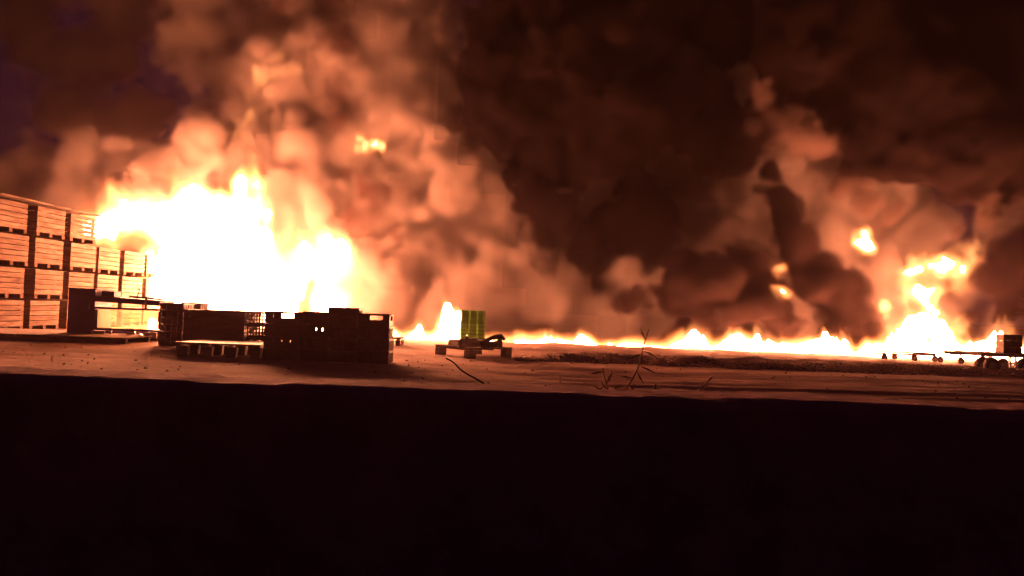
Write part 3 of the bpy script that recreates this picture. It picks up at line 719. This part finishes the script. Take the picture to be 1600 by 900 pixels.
S2 = [(x, y, 30, r) for x, y, r in [(420, 330, 80), (500, 330, 90), (560, 390, 80), (620, 330, 95), (480, 230, 90), (400, 240, 80), (345, 205, 55), (560, 230, 100), (680, 250, 105), (755, 285, 70), (640, 150, 105), (420, 130, 100), (345, 110, 68), (300, 55, 60), (520, 100, 100),
     (600, 50, 105), (680, 80, 65), (320, 0, 85), (440, 20, 100), (560, -20, 110), (670, -20, 60), (380, -90, 120), (560, -110, 120), (740, 360, 80), (680, 410, 90)]]
S3 = [(x, y, 28, r) for x, y, r in [(620, 460, 60), (690, 470, 65), (760, 455, 75), (840, 450, 75), (820, 410, 55), (885, 465, 55), (720, 515, 50), (800, 515, 50), (900, 500, 40), (560, 470, 60), (860, 520, 40)]]
S6 = [(x, y, 26.6, r) for x, y, r in [(1500, 440, 42), (1515, 478, 36), (1480, 505, 45), (1400, 480, 45), (1385, 420, 45), (1430, 400, 40), (1530, 415, 22), (1560, 515, 26)]] + [(x, y, 28.5, r) for x, y, r in [(950, 490, 70), (1020, 460, 70), (1100, 430, 80), (1150, 360, 80), (1230, 330, 80), (1290, 400, 80), (1290, 480, 70), (1350, 440, 80), (1420, 460, 85), (1470, 490, 60), (1420, 380, 80), (1485, 425, 55), (1505, 395, 40), (1330, 320, 80), (1150, 420, 100), (1250, 430, 110), (1370, 400, 110), (1200, 300, 80), (1400, 335, 60), (1480, 335, 50), (1560, 335, 40), (1250, 255, 60), (1540, 510, 40), (1590, 520, 30), (1640, 330, 40)]]
S8 = [(x, y, 31.5, r) for x, y, r in [(330, 420, 110), (480, 440, 120), (640, 430, 120), (780, 400, 120), (900, 420, 110), (1020, 380, 110), (1130, 330, 110), (1250, 330, 110), (1370, 320, 100), (800, 260, 110), (920, 260, 120), (1040, 230, 120), (1160, 200, 110), (850, 120, 110), (980, 100, 120), (1110, 80, 120), (1250, 180, 110), (1350, 200, 100), (740, 130, 80), (780, 20, 90), (900, -20, 120), (1050, -40, 120), (1440, 240, 80), (1540, 270, 70), (1440, 500, 60), (60, 370, 90), (190, 360, 100)]] + [(x, y, 32.6, r) for x, y, r in [(150, 90, 80), (215, 180, 60), (120, 180, 60), (215, 20, 80), (60, 40, 70), (90, -40, 90)]]
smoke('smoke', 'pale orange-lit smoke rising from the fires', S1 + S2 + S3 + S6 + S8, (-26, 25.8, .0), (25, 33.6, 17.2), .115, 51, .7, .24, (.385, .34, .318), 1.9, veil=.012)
D1 = [(x, y, 27.5, r) for x, y, r in [(830, 110, 95), (900, 60, 110), (1000, 80, 110), (1080, 150, 80), (950, 200, 100), (870, 230, 70), (1000, 370, 70), (930, 400, 55), (965, 455, 40), (990, 482, 22), (780, 180, 60), (760, 100, 45), (820, 300, 35), (840, 400, 30), (790, 50, 55), (860, 330, 55), (1110, 50, 100), (900, -60, 120), (1050, -60, 120), (1140, 220, 60)]]
D2 = [(x, y, 24.3, r) for x, y, r in [(1075, 415, 34), (1100, 440, 48), (1130, 450, 45), (1160, 440, 42), (1185, 455, 36), (1190, 480, 32), (1070, 470, 30), (1110, 480, 32), (1150, 395, 30), (1175, 410, 26), (1240, 270, 30), (1238, 300, 36), (1245, 335, 40), (1250, 370, 44), (1262, 400, 46), (1275, 430, 48), (1290, 460, 46), (1300, 485, 40), (1290, 510, 30), (1325, 490, 28), (1325, 440, 24), (1222, 470, 24), (1230, 500, 24), (1010, 470, 26), (985, 485, 22)]]
D3 = [(x, y, 25.8, r) for x, y, r in [(562, 335, 34), (572, 380, 26), (560, 300, 24), (635, 292, 20), (590, 420, 16)]]
D5 = [(x, y, 26, r) for x, y, r in [(520, 60, 35), (545, 140, 35), (500, -10, 45), (530, 190, 22)]]
D4 = [(x, y, 25, r) for x, y, r in [(1250, 100, 85), (1230, 165, 55), (1300, 190, 42), (1340, 60, 120), (1400, 140, 120), (1500, 100, 130), (1500, 230, 95), (1580, 200, 110), (1600, 60, 120), (1420, 240, 70), (1560, 280, 50), (1300, -50, 120), (1450, -50, 140), (1600, -70, 120), (1335, 205, 30), (1680, 200, 110), (1560, 425, 46), (1595, 400, 50), (1535, 455, 26), (1605, 455, 50), (1640, 420, 60)]]
smoke('soot_smoke', 'thick black soot smoke billowing over the yard', D1 + D2 + D4, (-4, 21.8, .0), (21, 30.6, 16.4), .115, 52, .36, .24, (.021, .0135, .0122), 5.5, veil=0)  # soot, with shade on the cloud also put into its very low albedo

B1 = [(x, y, 24.3, r) for x, y, r in [(1194, 135, 22), (1206, 165, 28), (1232, 195, 30), (1262, 212, 28), (1295, 218, 26), (1325, 215, 24), (1345, 205, 20), (1215, 215, 18)]]  # paler albedo puts the soot cloud's firelit rim and underside into the colour
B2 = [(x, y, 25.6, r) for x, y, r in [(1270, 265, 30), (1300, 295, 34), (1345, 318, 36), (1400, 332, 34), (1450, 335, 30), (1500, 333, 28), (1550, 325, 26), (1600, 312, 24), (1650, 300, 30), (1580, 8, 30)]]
smoke('lit_rim_smoke', 'smoke rolls, paler to paint firelit rims on the soot cloud', B1 + B2, (.5, 22.2, 1.5), (18.5, 27.4, 13.5), .1, 54, .45, .24, (.18, .13, .112), 3.2, veil=0)
D3 += [(585, 360, 25.6, 24), (550, 280, 25.6, 20), (600, 300, 25.6, 16), (610, 440, 25.6, 14)]
smoke('thin_smoke', 'thin dark smoke swirls drifting before the lit column', D3 + D5, (-9.5, 23.6, .0), (-2.6, 28.2, 15), .1, 53, .9, .45, (.06, .035, .03), 1.5, veil=0)
# reddish air volume added round the yard, standing in for lens flare
m = MB().box((0, 45, 9.5), (160, 110, 21))
hz = m.build('flare_haze', None); hz['kind'] = 'stuff'
hm = bpy.data.materials.new('flare_haze'); hm.use_nodes = True; hm.node_tree.nodes.clear()
ho = hm.node_tree.nodes.new('ShaderNodeOutputMaterial'); hv = hm.node_tree.nodes.new('ShaderNodeVolumePrincipled')
hv.inputs['Color'].default_value = (.85, .55, .62, 1); hv.inputs['Density'].default_value = .00032; hv.inputs['Anisotropy'].default_value = .7
hm.node_tree.links.new(hv.outputs[0], ho.inputs['Volume']); hz.data.materials.append(hm)
